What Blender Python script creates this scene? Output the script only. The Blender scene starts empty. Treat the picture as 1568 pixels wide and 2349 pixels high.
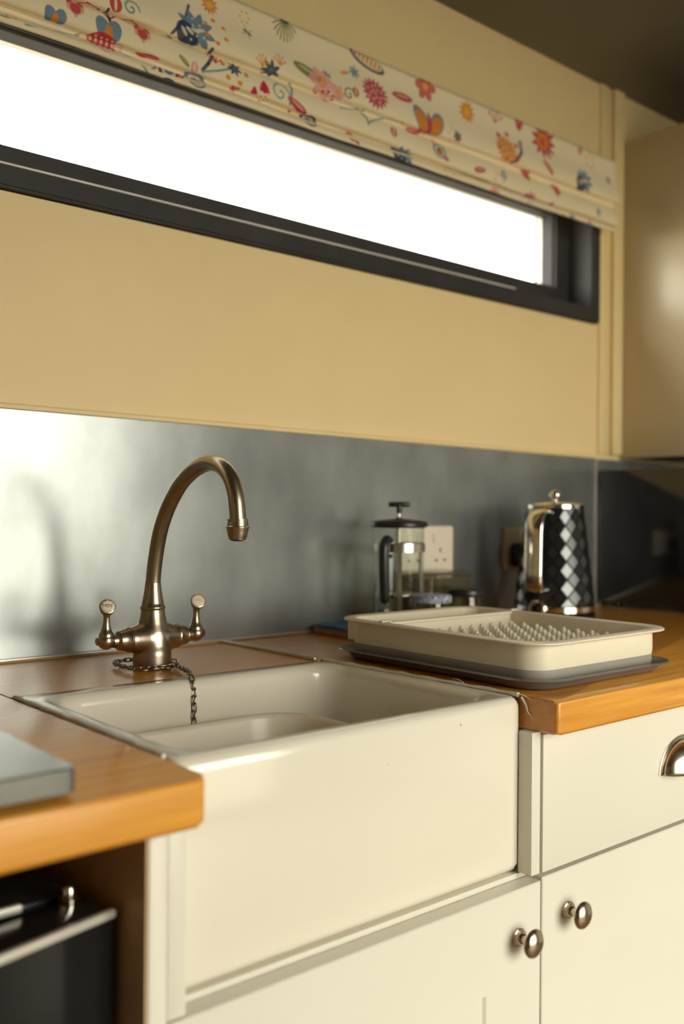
import bpy, bmesh, math, random
import numpy as np
from mathutils import Vector, Matrix
random.seed(4)
S = bpy.context.scene
C = S.collection
Z0 = 0.9                      # worktop height; shapes below are written with z measured from the worktop top
PI = math.pi

# ------------------------------------------------------------------ camera
cam_data = bpy.data.cameras.new('camera')
cam = bpy.data.objects.new('camera', cam_data); C.objects.link(cam)
yaw, pitch, roll = math.radians(49.60678), math.radians(.05405), math.radians(-.46909)
fw = Vector((math.cos(yaw)*math.cos(pitch), math.sin(yaw)*math.cos(pitch), math.sin(pitch)))
rt = Vector((math.sin(yaw), -math.cos(yaw), 0)); dn = fw.cross(rt)
c_, s_ = math.cos(roll), math.sin(roll)
r2 = c_*rt + s_*dn; d2 = -s_*rt + c_*dn
CAMP = Vector((0, -1.2434, 0.2 + Z0))
m = Matrix((r2, -d2, -fw)).transposed().to_4x4(); m.translation = CAMP
cam.matrix_world = m
cam_data.sensor_fit = 'HORIZONTAL'; cam_data.sensor_width = 24.0
cam_data.lens = 2188.5/1568*24.0
cam_data.clip_start = .02
cam_data.dof.use_dof = True; cam_data.dof.focus_distance = 1.12
cam_data.dof.aperture_fstop = cam_data.lens/12.0
S.camera = cam

# ------------------------------------------------------------------ world, daylight, exposure
w = bpy.data.worlds.new('overcast_sky'); S.world = w; w.use_nodes = True
bg = w.node_tree.nodes['Background']
bg.inputs['Color'].default_value = (1.0, .957, .845, 1); bg.inputs['Strength'].default_value = 1.0
def portal(name, loc, rot, sx, sy):
    l = bpy.data.lights.new(name, 'AREA'); l.shape = 'RECTANGLE'; l.size = sx; l.size_y = sy; l.energy = 1
    l.cycles.is_portal = True
    o = bpy.data.objects.new(name, l); C.objects.link(o); o.location = loc; o.rotation_euler = rot
portal('patio_daylight', (1.15, -2.66, Z0+.12), (PI/2, 0, 0), 1.6, 2.05)
portal('window_daylight', (.75, .16, Z0+.78), (-PI/2, 0, 0), 2.1, .3)
S.view_settings.view_transform = 'Standard'; S.view_settings.look = 'None'
S.view_settings.gamma = 1.0; S.view_settings.use_curve_mapping = False
S.view_settings.exposure = 3.62
S.cycles.use_denoising = True
S.cycles.max_bounces = 10; S.cycles.diffuse_bounces = 5; S.cycles.glossy_bounces = 5; S.cycles.transparent_max_bounces = 12
S.cycles.sample_clamp_indirect = 6

# ------------------------------------------------------------------ materials
def lin(c):
    return tuple((v/255/12.92 if v/255 <= .04045 else ((v/255+.055)/1.055)**2.4) for v in c)
def mat(name, col, rough=.5, metal=0., coat=0., var=.06, scale=18., stretch=(1, 1, 1), bump=0., bscale=200., rvar=0., spec=.5, col2=None, detail=3.):
    mt = bpy.data.materials.new(name); mt.use_nodes = True
    nt = mt.node_tree; b = nt.nodes['Principled BSDF']; L = nt.links
    tc = nt.nodes.new('ShaderNodeTexCoord'); mp = nt.nodes.new('ShaderNodeMapping'); mp.inputs['Scale'].default_value = stretch
    L.new(tc.outputs['Object'], mp.inputs['Vector'])
    nz = nt.nodes.new('ShaderNodeTexNoise'); nz.inputs['Scale'].default_value = scale; nz.inputs['Detail'].default_value = detail
    L.new(mp.outputs['Vector'], nz.inputs['Vector'])
    rp = nt.nodes.new('ShaderNodeValToRGB')
    lo = col2 if col2 else tuple(v*(1-var) for v in col)
    hi = col if col2 else tuple(min(1, v*(1+var)) for v in col)
    rp.color_ramp.elements[0].position = .3; rp.color_ramp.elements[1].position = .7
    rp.color_ramp.elements[0].color = (*lo, 1); rp.color_ramp.elements[1].color = (*hi, 1)
    L.new(nz.outputs['Fac'], rp.inputs['Fac']); L.new(rp.outputs['Color'], b.inputs['Base Color'])
    b.inputs['Roughness'].default_value = rough; b.inputs['Metallic'].default_value = metal
    b.inputs['Coat Weight'].default_value = coat; b.inputs['Coat Roughness'].default_value = .12
    b.inputs['Specular IOR Level'].default_value = spec
    if rvar:
        mr = nt.nodes.new('ShaderNodeMapRange'); mr.inputs['From Min'].default_value = .3; mr.inputs['From Max'].default_value = .7
        mr.inputs['To Min'].default_value = rough-rvar; mr.inputs['To Max'].default_value = rough+rvar
        L.new(nz.outputs['Fac'], mr.inputs['Value']); L.new(mr.outputs['Result'], b.inputs['Roughness'])
    if bump:
        n2 = nt.nodes.new('ShaderNodeTexNoise'); n2.inputs['Scale'].default_value = bscale
        L.new(mp.outputs['Vector'], n2.inputs['Vector'])
        bp = nt.nodes.new('ShaderNodeBump'); bp.inputs['Strength'].default_value = bump; bp.inputs['Distance'].default_value = .001
        L.new(n2.outputs['Fac'], bp.inputs['Height']); L.new(bp.outputs['Normal'], b.inputs['Normal'])
    return mt
def thin_glass(name, tint=(.95, .97, .95), f=1.45, rough=.0):
    mt = bpy.data.materials.new(name); mt.use_nodes = True; nt = mt.node_tree; nt.nodes.clear(); L = nt.links
    o = nt.nodes.new('ShaderNodeOutputMaterial'); mx = nt.nodes.new('ShaderNodeMixShader'); fr = nt.nodes.new('ShaderNodeFresnel')
    t = nt.nodes.new('ShaderNodeBsdfTransparent'); g = nt.nodes.new('ShaderNodeBsdfGlossy')
    ge = nt.nodes.new('ShaderNodeNewGeometry'); mr = nt.nodes.new('ShaderNodeMapRange')   # same fresnel from both faces
    mr.inputs['To Min'].default_value = f; mr.inputs['To Max'].default_value = 1/f
    L.new(ge.outputs['Backfacing'], mr.inputs['Value']); L.new(mr.outputs['Result'], fr.inputs['IOR'])
    t.inputs['Color'].default_value = (*tint, 1); g.inputs['Roughness'].default_value = rough
    L.new(fr.outputs[0], mx.inputs[0]); L.new(t.outputs[0], mx.inputs[1]); L.new(g.outputs[0], mx.inputs[2]); L.new(mx.outputs[0], o.inputs[0])
    return mt
def wood(name, hi, lo, rough=.35, coat=.25, axis=(1.2, 26, 26)):
    mt = mat(name, hi, rough, 0, coat, scale=4.5, stretch=axis, col2=lo, detail=6., bump=.06, bscale=30., rvar=.06)
    return mt
M = {}
M['wall'] = mat('yellow_cream_paint', (.86, .665, .35), .55, var=.02, scale=6, bump=.05, bscale=120)
M['trim'] = mat('cream_trim_paint', (.86, .675, .35), .4, var=.02)
M['ceiling'] = mat('dark_ceiling_sheet', (.15, .142, .118), .42, .35, var=.2, scale=3, rvar=.06)
M['floor'] = wood('floor_boards', (.27, .185, .11), (.17, .11, .06), .5, .0)
M['zinc'] = mat('satin_zinc', (.345, .362, .358), .30, .70, var=.2, scale=10, rvar=.012, detail=5, stretch=(1, 1, .6))
M['wall_dark'] = mat('slate_blue_paint', (.215, .215, .21), .6, var=.03)
M['wall_pale'] = mat('pale_grey_paint', (.62, .62, .58), .6, var=.02)
M['zinc_edge'] = mat('zinc_edge', (.62, .58, .5), .35, .8)
M['wood'] = wood('oiled_worktop_wood', (.84, .40, .055), (.64, .25, .028), .33, .5)
_nt = M['wood'].node_tree; _b = _nt.nodes['Principled BSDF']; _src = _b.inputs['Base Color'].links[0].from_socket   # end grain is darker than long grain
_g = _nt.nodes.new('ShaderNodeNewGeometry'); _sx = _nt.nodes.new('ShaderNodeSeparateXYZ'); _ab = _nt.nodes.new('ShaderNodeMath'); _ab.operation = 'ABSOLUTE'
_mr = _nt.nodes.new('ShaderNodeMapRange'); _mr.inputs['From Min'].default_value = .75; _mr.inputs['From Max'].default_value = .95
_mx = _nt.nodes.new('ShaderNodeMix'); _mx.data_type = 'RGBA'; _mx.blend_type = 'MULTIPLY'; _mx.inputs[7].default_value = (.72, .62, .55, 1)
_nt.links.new(_g.outputs['True Normal'], _sx.inputs[0]); _nt.links.new(_sx.outputs[0], _ab.inputs[0]); _nt.links.new(_ab.outputs[0], _mr.inputs['Value'])
_nt.links.new(_mr.outputs['Result'], _mx.inputs[0]); _nt.links.new(_src, _mx.inputs[6]); _nt.links.new(_mx.outputs[2], _b.inputs['Base Color'])
M['board'] = wood('brown_board_wood', (.32, .15, .07), (.2, .09, .04), .5, .1)
M['tan'] = mat('tan_board', (.50, .34, .18), .5, var=.06)
M['cabinet'] = mat('cream_cabinet_paint', (.755, .72, .62), .38, var=.012, scale=5)
M['panel'] = mat('satin_cream_panel', (.60, .50, .33), .3, var=.012, scale=4)
M['sink'] = mat('glazed_fireclay', (.82, .765, .655), .12, 0, .5, var=.012, scale=4)
M['silicone'] = mat('grey_sealant', (.72, .69, .58), .4, var=.1, scale=60)
M['bowl'] = mat('cream_plastic', (.84, .76, .63), .3, var=.01)
M['black_frame'] = mat('black_window_paint', (.042, .040, .041), .5, var=.15, scale=10, spec=.22)
M['bead'] = mat('pale_gasket', (.80, .75, .70), .4)  # pale tone of the gasket and of the painted highlight on the frame rail
M['bead_grey'] = mat('grey_glazing_bead', (.07, .066, .07), .7, spec=.15)
M['brass'] = mat('antique_brass', (.41, .335, .26), .30, 1., var=.08, scale=25)
M['pewter'] = mat('aged_pewter', (.55, .47, .37), .22, 1., var=.1, scale=60)
M['chain'] = mat('dark_chain_metal', (.30, .27, .22), .25, 1., var=.2, scale=90)
M['chrome'] = mat('chrome', (.80, .76, .70), .1, 1., var=.04)
M['porcelain'] = mat('porcelain', (.82, .69, .53), .25, var=.02)
M['ink'] = mat('black_ink', (.03, .027, .024), .6)
M['faint_ink'] = mat('faded_ink', (.62, .5, .38), .5)
M['black'] = mat('black_gloss', (.010, .0095, .010), .12, 0, .4, var=.1)
M['black_plastic'] = mat('black_plastic', (.016, .015, .015), .35, var=.1)
M['kettle'] = mat('black_kettle_enamel', (.014, .014, .016), .12, 0, .6, var=.1)
M['white_plastic'] = mat('white_plastic', (.80, .70, .57), .35, var=.01)
M['slot'] = mat('dark_slot', (.1, .085, .07), .6)
M['rack'] = mat('cream_rack_plastic', (.82, .74, .58), .38, var=.012)
M['rack_grey'] = mat('grey_silicone', (.34, .315, .28), .5, var=.03)
M['tray'] = mat('dark_grey_plastic', (.145, .128, .118), .35, var=.06)
M['slab'] = mat('dark_stone', (.085, .083, .072), .2, coat=.8, spec=.9, var=.25, scale=40, rvar=.06)
M['cloth_blue'] = mat('blue_cloth', (.05, .13, .21), .9, var=.4, scale=120)
M['lid_blue'] = mat('blue_white_print', (.62, .62, .66), .45, scale=160, col2=(.06, .08, .2))
M['glass'] = thin_glass('clear_glass')
M['jar_glass'] = thin_glass('jar_glass', (.80, .76, .66), 1.5)
M['pane'] = thin_glass('window_pane', (.96, .97, .95))
M['silver'] = mat('pale_silver_trim', (.72, .68, .60), .4, .4, var=.03)
M['steel'] = mat('brushed_steel', (.66, .62, .56), .25, 1., var=.05)
M['ground'] = mat('pale_gravel', (.21, .20, .165), .9, var=.3, scale=3)
M['fridge'] = mat('black_fridge_enamel', (.012, .012, .012), .18, 0, .3, var=.1)

# ------------------------------------------------------------------ mesh helpers
def box(bm, x0, x1, y0, y1, z0, z1, bev=0., seg=2):
    g = bmesh.ops.create_cube(bm, size=1.0)['verts']
    for v in g:
        v.co = Vector((x0 if v.co.x < 0 else x1, y0 if v.co.y < 0 else y1, z0 if v.co.z < 0 else z1))
    if bev > 0:
        es = list({e for v in g for e in v.link_edges})
        bmesh.ops.bevel(bm, geom=es, offset=bev, segments=seg, affect='EDGES', profile=.5)
def rr(x0, x1, y0, y1, r, z, n=6):
    r = max(1e-5, min(r, (x1-x0)/2-1e-6, (y1-y0)/2-1e-6)); out = []
    for cx, cy, a0 in ((x1-r, y1-r, 0), (x0+r, y1-r, PI/2), (x0+r, y0+r, PI), (x1-r, y0+r, 3*PI/2)):
        for i in range(n+1):
            a = a0+PI/2*i/n; out.append(Vector((cx+r*math.cos(a), cy+r*math.sin(a), z)))
    return out
def loft(bm, loops, cap0=True, cap1=True, cyclic=False, closed=True):
    vs = [[bm.verts.new(p) for p in lp] for lp in loops]
    pairs = list(zip(vs, vs[1:]))
    if cyclic: pairs.append((vs[-1], vs[0]))
    for a, b in pairs:
        n = len(a)
        for i in range(n if closed else n-1):
            j = (i+1) % n
            try: bm.faces.new((a[i], a[j], b[j], b[i]))
            except ValueError: pass
    if cap0 and not cyclic: bm.faces.new(list(reversed(vs[0])))
    if cap1 and not cyclic: bm.faces.new(vs[-1])
    return vs
def axis_mat(axis, up=None):
    z = Vector(axis).normalized()
    u = Vector(up) if up else (Vector((0, 0, 1)) if abs(z.z) < .9 else Vector((0, 1, 0)))
    x = u.cross(z).normalized(); y = z.cross(x)
    return Matrix((x, y, z)).transposed()
def lathe(bm, prof, center, axis=(0, 0, 1), n=32, caps=True):
    R = axis_mat(axis); c = Vector(center)
    loops = [[c + R @ Vector((max(r, 1e-5)*math.cos(2*PI*i/n), max(r, 1e-5)*math.sin(2*PI*i/n), h)) for i in range(n)] for r, h in prof]
    loft(bm, loops, caps, caps)
def tube(bm, pts, rad, n=12, caps=True, closed=False, flat=1.0):
    P = [Vector(p) for p in pts]; N = len(P)
    rads = rad if isinstance(rad, (list, tuple)) else [rad]*N
    T = []
    for i in range(N):
        a = P[(i-1) % N] if closed or i > 0 else P[i]; b = P[(i+1) % N] if closed or i < N-1 else P[i]
        T.append((b-a).normalized())
    u = Vector((0, 0, 1)) if abs(T[0].z) < .9 else Vector((1, 0, 0))
    u = (u - T[0]*u.dot(T[0])).normalized(); loops = []
    for i in range(N):
        u = (u - T[i]*u.dot(T[i])).normalized(); v = T[i].cross(u)
        loops.append([P[i] + rads[i]*(math.cos(2*PI*k/n)*u*flat + math.sin(2*PI*k/n)*v) for k in range(n)])
    loft(bm, loops, caps, caps, cyclic=closed)
def smooth_pts(pts, k=6):
    P = [Vector(p) for p in pts]; out = []
    for i in range(len(P)-1):
        p0, p1, p2, p3 = P[max(i-1, 0)], P[i], P[i+1], P[min(i+2, len(P)-1)]
        for j in range(k):
            t = j/k
            out.append(.5*((2*p1)+(-p0+p2)*t+(2*p0-5*p1+4*p2-p3)*t*t+(-p0+3*p1-3*p2+p3)*t**3))
    out.append(P[-1]); return out
def prism(bm, poly, z0, z1, bev=0., seg=3):
    vs0 = [bm.verts.new((x, y, z0)) for x, y in poly]; vs1 = [bm.verts.new((x, y, z1)) for x, y in poly]
    n = len(poly); fs = []
    for i in range(n): fs.append(bm.faces.new((vs0[i], vs0[(i+1) % n], vs1[(i+1) % n], vs1[i])))
    top = bm.faces.new(vs1); bot = bm.faces.new(list(reversed(vs0)))
    if bev:
        es = list({e for f in (top, bot) for e in f.edges})
        bmesh.ops.bevel(bm, geom=es, offset=bev, segments=seg, affect='EDGES', profile=.5)
def rcorner(x, y, r, a0, n=5):
    return [(x+r*math.cos(math.radians(a0+90*i/n)), y+r*math.sin(math.radians(a0+90*i/n))) for i in range(n+1)]
def obj(name, bm, mt, parent=None, smooth=40):
    """links a bmesh written in worktop coordinates as one mesh object under parent"""
    off = Vector((0, 0, Z0)) - (Vector(parent['_org']) if parent else Vector((0, 0, 0)))
    bmesh.ops.recalc_face_normals(bm, faces=bm.faces)
    me = bpy.data.meshes.new(name)
    if not parent:
        ctr = Vector((0, 0, 0)); n = len(bm.verts)
        xs = [v.co for v in bm.verts]
        org = Vector((sum(v.x for v in xs)/n, sum(v.y for v in xs)/n, min(v.z for v in xs)))
        for v in bm.verts: v.co -= org
        loc = org + Vector((0, 0, Z0)); worg = loc
    else:
        for v in bm.verts: v.co += off
        loc = Vector((0, 0, 0)); worg = Vector(parent['_org'])
    bm.to_mesh(me); bm.free()
    me.materials.append(M[mt] if isinstance(mt, str) else mt)
    if smooth:
        me.shade_smooth(); me.set_sharp_from_angle(angle=math.radians(smooth))
    o = bpy.data.objects.new(name, me); C.objects.link(o); o.location = loc; o['_org'] = list(worg)
    if parent: o.parent = parent
    return o
def thing(name, label, cat, loc, group=None, kind=None):
    o = bpy.data.objects.new(name, None); C.objects.link(o); o.empty_display_size = .05
    o.location = Vector(loc) + Vector((0, 0, Z0)); o['_org'] = list(o.location)
    if kind: o['kind'] = kind
    else: o['label'] = label; o['category'] = cat
    if group: o['group'] = group
    return o
def tag(o, label, cat, group=None):
    o['label'] = label; o['category'] = cat
    if group: o['group'] = group
    return o
def struct(name, bm, mt, parent=None, smooth=40):
    o = obj(name, bm, mt, parent, smooth)
    if not parent: o['kind'] = 'structure'
    return o
def dup(root, move):
    r = root.copy(); C.objects.link(r); r.location = root.location + Vector(move)
    for ch in root.children:
        c = ch.copy(); C.objects.link(c); c.parent = r
        for g in ch.children:
            d = g.copy(); C.objects.link(d); d.parent = c
    return r
B = bmesh.new
def bx(*a, **k):
    b = B(); box(b, *a, **k); return b
def lettering(name, txt, size, center, right, up, mt, parent):
    cu = bpy.data.curves.new(name, 'FONT'); cu.body = txt; cu.size = size; cu.align_x = 'CENTER'; cu.align_y = 'CENTER'; cu.extrude = .00008
    t = bpy.data.objects.new(name, cu); C.objects.link(t)
    dg = bpy.context.evaluated_depsgraph_get(); me = bpy.data.meshes.new_from_object(t.evaluated_get(dg))
    bpy.data.objects.remove(t)
    r = Vector(right).normalized(); u = Vector(up); u = (u-r*u.dot(r)).normalized(); n = r.cross(u)
    off = Vector(center) + Vector((0, 0, Z0)) - Vector(parent['_org'])
    for v in me.vertices: v.co = off + r*v.co.x + u*v.co.y + n*v.co.z
    me.materials.clear(); me.materials.append(M[mt])
    o = bpy.data.objects.new(name, me); C.objects.link(o); o.parent = parent; o['_org'] = parent['_org']
    return o

# ================================================================== setting
YF, XL, XR, CZ, FZ = -2.6, -1.8, 2.7, 1.154, -.9
b = B(); box(b, XL, XR, YF, 0, FZ-.05, FZ); struct('floor', b, 'floor')
b = B(); box(b, XL, XR, YF, 0, CZ, CZ+.05); struct('ceiling', b, 'ceiling')
b = B()                                                # back wall around the window opening
wx0, wx1, wz0, wz1 = -.35, 1.790, .6195, .945
box(b, XL, XR, 0, .14, FZ, wz0); box(b, XL, XR, 0, .14, wz1, CZ)
box(b, XL, wx0, 0, .14, wz0, wz1); box(b, wx1, XR, 0, .14, wz0, wz1); struct('wall_back', b, 'wall')
b = B(); box(b, XL-.1, XL, YF, .14, FZ, CZ); struct('wall_left', b, 'wall')
b = B(); box(b, XR, XR+.1, YF, .14, FZ, CZ); struct('wall_right', b, 'wall_pale')
dx0, dx1, dz1 = .35, 1.95, 1.14
b = B(); box(b, XL, dx0, YF-.1, YF, FZ, CZ); box(b, dx1, XR, YF-.1, YF, FZ, CZ); box(b, dx0, dx1, YF-.1, YF, dz1, CZ); struct('wall_front', b, 'wall_dark')
b = B(); box(b, -30, 30, -30, 30, FZ-.5, FZ-.4); struct('ground', b, 'ground')
def ring(bm, x0, x1, z0, z1, wd, y0, y1):
    def q(a, y): return [Vector((x0+a, y, z0+a)), Vector((x1-a, y, z0+a)), Vector((x1-a, y, z1-a)), Vector((x0+a, y, z1-a))]
    loft(bm, [q(0, y0), q(wd, y0), q(wd, y1), q(0, y1)], cyclic=True)
# patio door behind the camera, where the daylight comes in
d = thing('door_1', '', '', (1.25, YF, FZ), kind='structure')
b = B(); ring(b, dx0, dx1, FZ, dz1, .06, YF-.1, YF+.01); obj('door_frame', b, 'black_frame', d)
for k in range(2):
    x0 = dx0+.06+k*.74
    l = obj('door_leaf', (lambda bb: (ring(bb, x0, x0+.74, FZ+.06, dz1-.06, .05, YF-.07, YF-.03), bb)[1])(B()), 'black_frame', d)
    b = B(); box(b, x0+.045, x0+.695, YF-.052, YF-.048, FZ+.105, dz1-.105); obj('door_pane', b, 'pane', l)
# letterbox window
wn = thing('window_1', '', '', (.72, 0, .62), kind='structure')
b = B(); ring(b, wx0+.003, 1.7885, .6215, .94, .0305, -.012, .13)
es = [e for e in b.edges if abs(e.verts[0].co.y+.012) < 1e-4 and abs(e.verts[1].co.y+.012) < 1e-4]
bmesh.ops.bevel(b, geom=es, offset=.003, segments=2, affect='EDGES'); obj('window_frame', b, 'black_frame', wn)
b = B(); box(b, -.30, 1.50, -.0126, -.0045, .6505, .6532, .0009); obj('sill_bead', b, 'bead', wn)  # added pale strip: paints the light caught along the lower rail's bevel
sx0, sx1, sz0, sz1 = -.318, 1.7565, .6525, .908
b = B(); ring(b, sx0, sx1, sz0, sz1, .045, .05, .11); so = obj('sash', b, 'black_frame', wn)
b = B(); ring(b, sx0+.045, sx1-.045, sz0+.045, sz1-.045, .0045, .058, .085); obj('glazing_bead', b, 'bead_grey', so)
b = B(); ring(b, sx0+.048, sx1-.048, sz0+.048, sz1-.048, .0022, .086, .098); obj('rubber_gasket', b, 'bead', so)
b = B(); box(b, sx0+.04, sx1-.04, .098, .104, sz0+.04, sz1-.04); obj('window_pane', b, 'pane', so)
# vertical cover strips between window and wall cabinet, and the bead over the splashback
b = B(); box(b, 1.7955, 1.8235, -.006, 0, .335, CZ, .0015); struct('trim_1', b, 'trim')
b = B(); box(b, 1.8275, 1.8375, -.004, 0, .335, CZ, .001); struct('trim_2', b, 'trim')
b = B(); box(b, 1.8410, 1.8790, -.011, 0, .335, CZ, .002); struct('trim_3', b, 'trim')
def zt(x): return .3329-.0088*(x-.468)/1.3235
b = B(); loft(b, [[Vector((x, y, z+zt(x))) for y, z in ((-.0005, .001), (-.0065, .001), (-.0065, .0065), (-.003, .008), (0, .0085))] for x in (XL, 1.788)]); struct('trim_4', b, 'wall', smooth=0)
b = B(); box(b, XL, 1.788, -.0075, 0, .0005, .0045, .001); struct('trim_5', b, 'zinc_edge')

# zinc splashback
sp = thing('splashback', 'satin grey zinc sheet splashback on the wall behind the tap and kettle', 'splashback', (.7, 0, 0))
b = B(); loft(b, [[Vector((x, -.0006, .002)), Vector((x, -.0028, .002)), Vector((x, -.0028, zt(x))), Vector((x, -.0006, zt(x)))] for x in (XL, 1.7885)]); obj('sheet', b, 'zinc', sp, 0)
b = B(); loft(b, [[Vector((x, -.0006, .002)), Vector((x, -.0028, .002)), Vector((x, -.0028, .3235)), Vector((x, -.0006, .3235))] for x in (1.7895, XR)]); obj('sheet', b, 'zinc', sp, 0)
b = B(); box(b, 1.7865, 1.7945, -.0055, -.0028, .001, .323, .001); obj('joint_cover', b, 'zinc_edge', sp)

# ================================================================== worktops
TH = .036
b = B(); prism(b, [(XL, -.001), (XL, -.6315), *[(x, y) for x, y in rcorner(.392-.010, -.6315+.010, .010, 270)], (.3915, -.001)], -TH, 0, .0042, 3)
tag(obj('wooden_worktop', b, 'wood'), 'orange-brown wooden worktop left of the sink carrying the stone slab', 'worktop')
b = B(); prism(b, [(.3930, -.001), (.3930, -.2335), (.8135, -.2335), (.8135, -.001)], -TH, -.0012, .0012, 1)
tag(obj('wooden_worktop', b, 'wood'), 'narrow brown wooden worktop strip behind the sink under the tap', 'worktop')
t = thing('wooden_worktop', 'orange-brown wooden worktop right of the sink under the dish drainer', 'worktop', (1.5, -.3, -TH))
b = B(); prism(b, [(.8150, -.001), (.8150, -.235), (.8335, -.240), *rcorner(.8365+.005, -.6185+.005, .005, 180), (2.68, -.6185), (2.68, -.001)], -TH, 0, .0035, 3); obj('slab', b, 'wood', t)
b = B(); box(b, .8115, .8195, -.2345, -.003, -.001, .0035, .0012); obj('joint_strip', b, 'zinc_edge', t)

# ================================================================== sink
sk = thing('belfast_sink', 'cream white glazed ceramic butler sink set between the two worktops', 'sink', (.613, -.40, -.192))
b = B(); N = 8
ox0, ox1, oy0, oy1 = .3985, .8312, -.5735, -.2350
ix0, ix1, iy0, iy1 = .4275, .8125, -.5440, -.2650
L = [rr(ox0+.010, ox1-.010, oy0+.010, oy1-.010, .004, -.192, N), rr(ox0+.003, ox1-.003, oy0+.003, oy1-.003, .006, -.189, N), rr(ox0, ox1, oy0, oy1, .008, -.182, N), rr(ox0, ox1, oy0, oy1, .008, -.016, N)]
for k in range(1, 6):
    a = PI/2*k/5; e = .011*(1-math.cos(a)); L.append(rr(ox0+e*.22, ox1-e*.22, oy0+e, oy1-e*.15, .008, -.013+.0122*math.sin(a), N))
for k in range(6):
    a = PI/2*k/5; e = -.013+.013*math.sin(a); L.append(rr(ix0+e, ix1-e, iy0+e, iy1-e, .034, -.0010-.014*(1-math.cos(a)), N))
L += [rr(ix0+.002, ix1-.002, iy0+.002, iy1-.002, .034, -.08, N), rr(ix0+.004, ix1-.004, iy0+.004, iy1-.004, .034, -.150, N), rr(ix0+.010, ix1-.010, iy0+.010, iy1-.010, .034, -.163, N), rr(ix0+.025, ix1-.025, iy0+.025, iy1-.025, .03, -.168, N)]
loft(b, L); obj('basin', b, 'sink', sk, 50)
b = B(); tube(b, [(.3965+.003*math.sin(k*1.7)*.25, -.240-.315*k/24, -.0004) for k in range(25)], [.0026+.0006*math.sin(k*2.3) for k in range(25)], 8); obj('sealant_bead', b, 'silicone', sk)
b = B(); tube(b, [(.8225+.011*k/24+.0006*math.sin(k*1.3), -.242-.325*k/24, .0005) for k in range(25)], [.0022+.0007*math.sin(k*1.9) for k in range(25)], 8); obj('sealant_bead', b, 'silicone', sk)
b = B()                                                # torn flap of sealant at the front right corner
def blade(bm, P, w0, th=.0006):
    tube(bm, smooth_pts(P, 4), [w0*(1-.75*i/(4*(len(P)-1))) for i in range(4*(len(P)-1)+1)], 6, flat=.3)
blade(b, [(.8318, -.560, .0005), (.8335, -.571, .0012), (.8352, -.579, -.001), (.838, -.585, -.0035)], .0022)
blade(b, [(.8322, -.5725, -.001), (.8338, -.5775, -.009), (.8345, -.580, -.017), (.8362, -.584, -.021)], .0028)
obj('loose_sealant', b, 'silicone', sk)
for x, z, r_, ln, an in ((.7330, -.0180, .0006, .0026, -1.5), (.6300, -.0420, .0005, .0020, -.4)):   # small chips in the glaze
    b = B(); tube(b, [(x-ln/2*math.cos(an), -.5736, z-ln/2*math.sin(an)), (x, -.5738, z), (x+ln/2*math.cos(an), -.5736, z+ln/2*math.sin(an))], [r_*.4, r_, r_*.4], 6, flat=.5); obj('glaze_chip', b, 'slot', sk)
# washing-up bowl
b = B(); bx0, bx1, by0, by1 = .438, .7090, -.528, -.318
L = []
for e, z, r in ((.018, -.158, .05), (.010, -.155, .055), (.006, -.145, .06), (.002, -.046, .062), (-.002, -.043, .064), (-.003, -.0405, .065), (-.001, -.0390, .064), (.0035, -.0400, .062), (.0060, -.0440, .06), (.0090, -.140, .055), (.020, -.152, .05)):
    L.append(rr(bx0+e, bx1-e, by0+e, by1-e, r, z, 10))
loft(b, L); tag(obj('washing_up_bowl', b, 'bowl', None, 50), 'cream plastic washing-up bowl sitting inside the sink', 'bowl')

# ================================================================== tap
fx, fy = .6105, -.1520
fa = thing('mixer_tap', 'antique brass swan-neck mixer tap with two levers behind the sink', 'tap', (fx, fy, 0))
b = B(); lathe(b, [(.0245, -.001), (.0245, .018), (.0240, .022), (.0243, .028), (.0238, .036), (.0222, .046), (.0188, .056), (.0162, .066), (.0149, .076)], (fx, fy, 0), n=40)
for s in (-1, 1):
    lathe(b, [(.0235, -.004), (.0220, .012), (.0188, .021), (.0162, .029), (.0152, .035)], (fx, fy, .0370), (s, 0, 0), 36)
bmesh.ops.create_uvsphere(b, u_segments=24, v_segments=16, radius=.0228, matrix=Matrix.Translation((fx, fy, .037)))
bd = obj('body', b, 'brass', fa, 0)
md = bd.modifiers.new('blend', 'REMESH'); md.mode = 'VOXEL'; md.voxel_size = .0009; md.use_smooth_shade = True
sm = bd.modifiers.new('soften', 'SMOOTH'); sm.factor = .5; sm.iterations = 22
b = B(); lathe(b, [(.0146, .0735), (.0158, .0750), (.0165, .0768), (.0158, .0786), (.0146, .0798), (.0140, .083), (.0122, .092), (.0108, .101), (.0104, .106), (.0098, .110)], (fx, fy, 0), n=40); obj('collar', b, 'brass', fa, 60)
sp_pts = [(fx, -.1520, .080), (fx, -.1522, .106), (fx, -.1567, .1344), (fx, -.1668, .1681), (fx, -.1800, .1932), (fx, -.1990, .2165), (fx, -.2240, .2375), (fx, -.2547, .2520), (fx, -.2850, .2575), (fx, -.3110, .2520), (fx, -.3290, .2380), (fx, -.3390, .2185), (fx, -.3430, .1960), (fx, -.3432, .188)]
b = B(); tube(b, smooth_pts(sp_pts, 6), .00965, 28); spo = obj('spout', b, 'brass', fa, 60)
tx, ty = fx, -.3433
b = B(); lathe(b, [(.0100, .1925), (.0118, .1922), (.0120, .1905), (.0117, .1895), (.0122, .1880), (.0126, .1845), (.0137, .1835), (.0137, .1825), (.0128, .1805), (.0120, .1765), (.0108, .1715), (.0100, .1700), (.0098, .1688)], (tx, ty, 0), n=36); ae = obj('aerator', b, 'brass', spo, 40)
b = B(); lathe(b, [(.0086, .171), (.0086, .1685), (.006, .1672), (.002, .1668)], (tx, ty, 0), n=24); obj('nozzle', b, 'black_plastic', spo)
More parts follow.
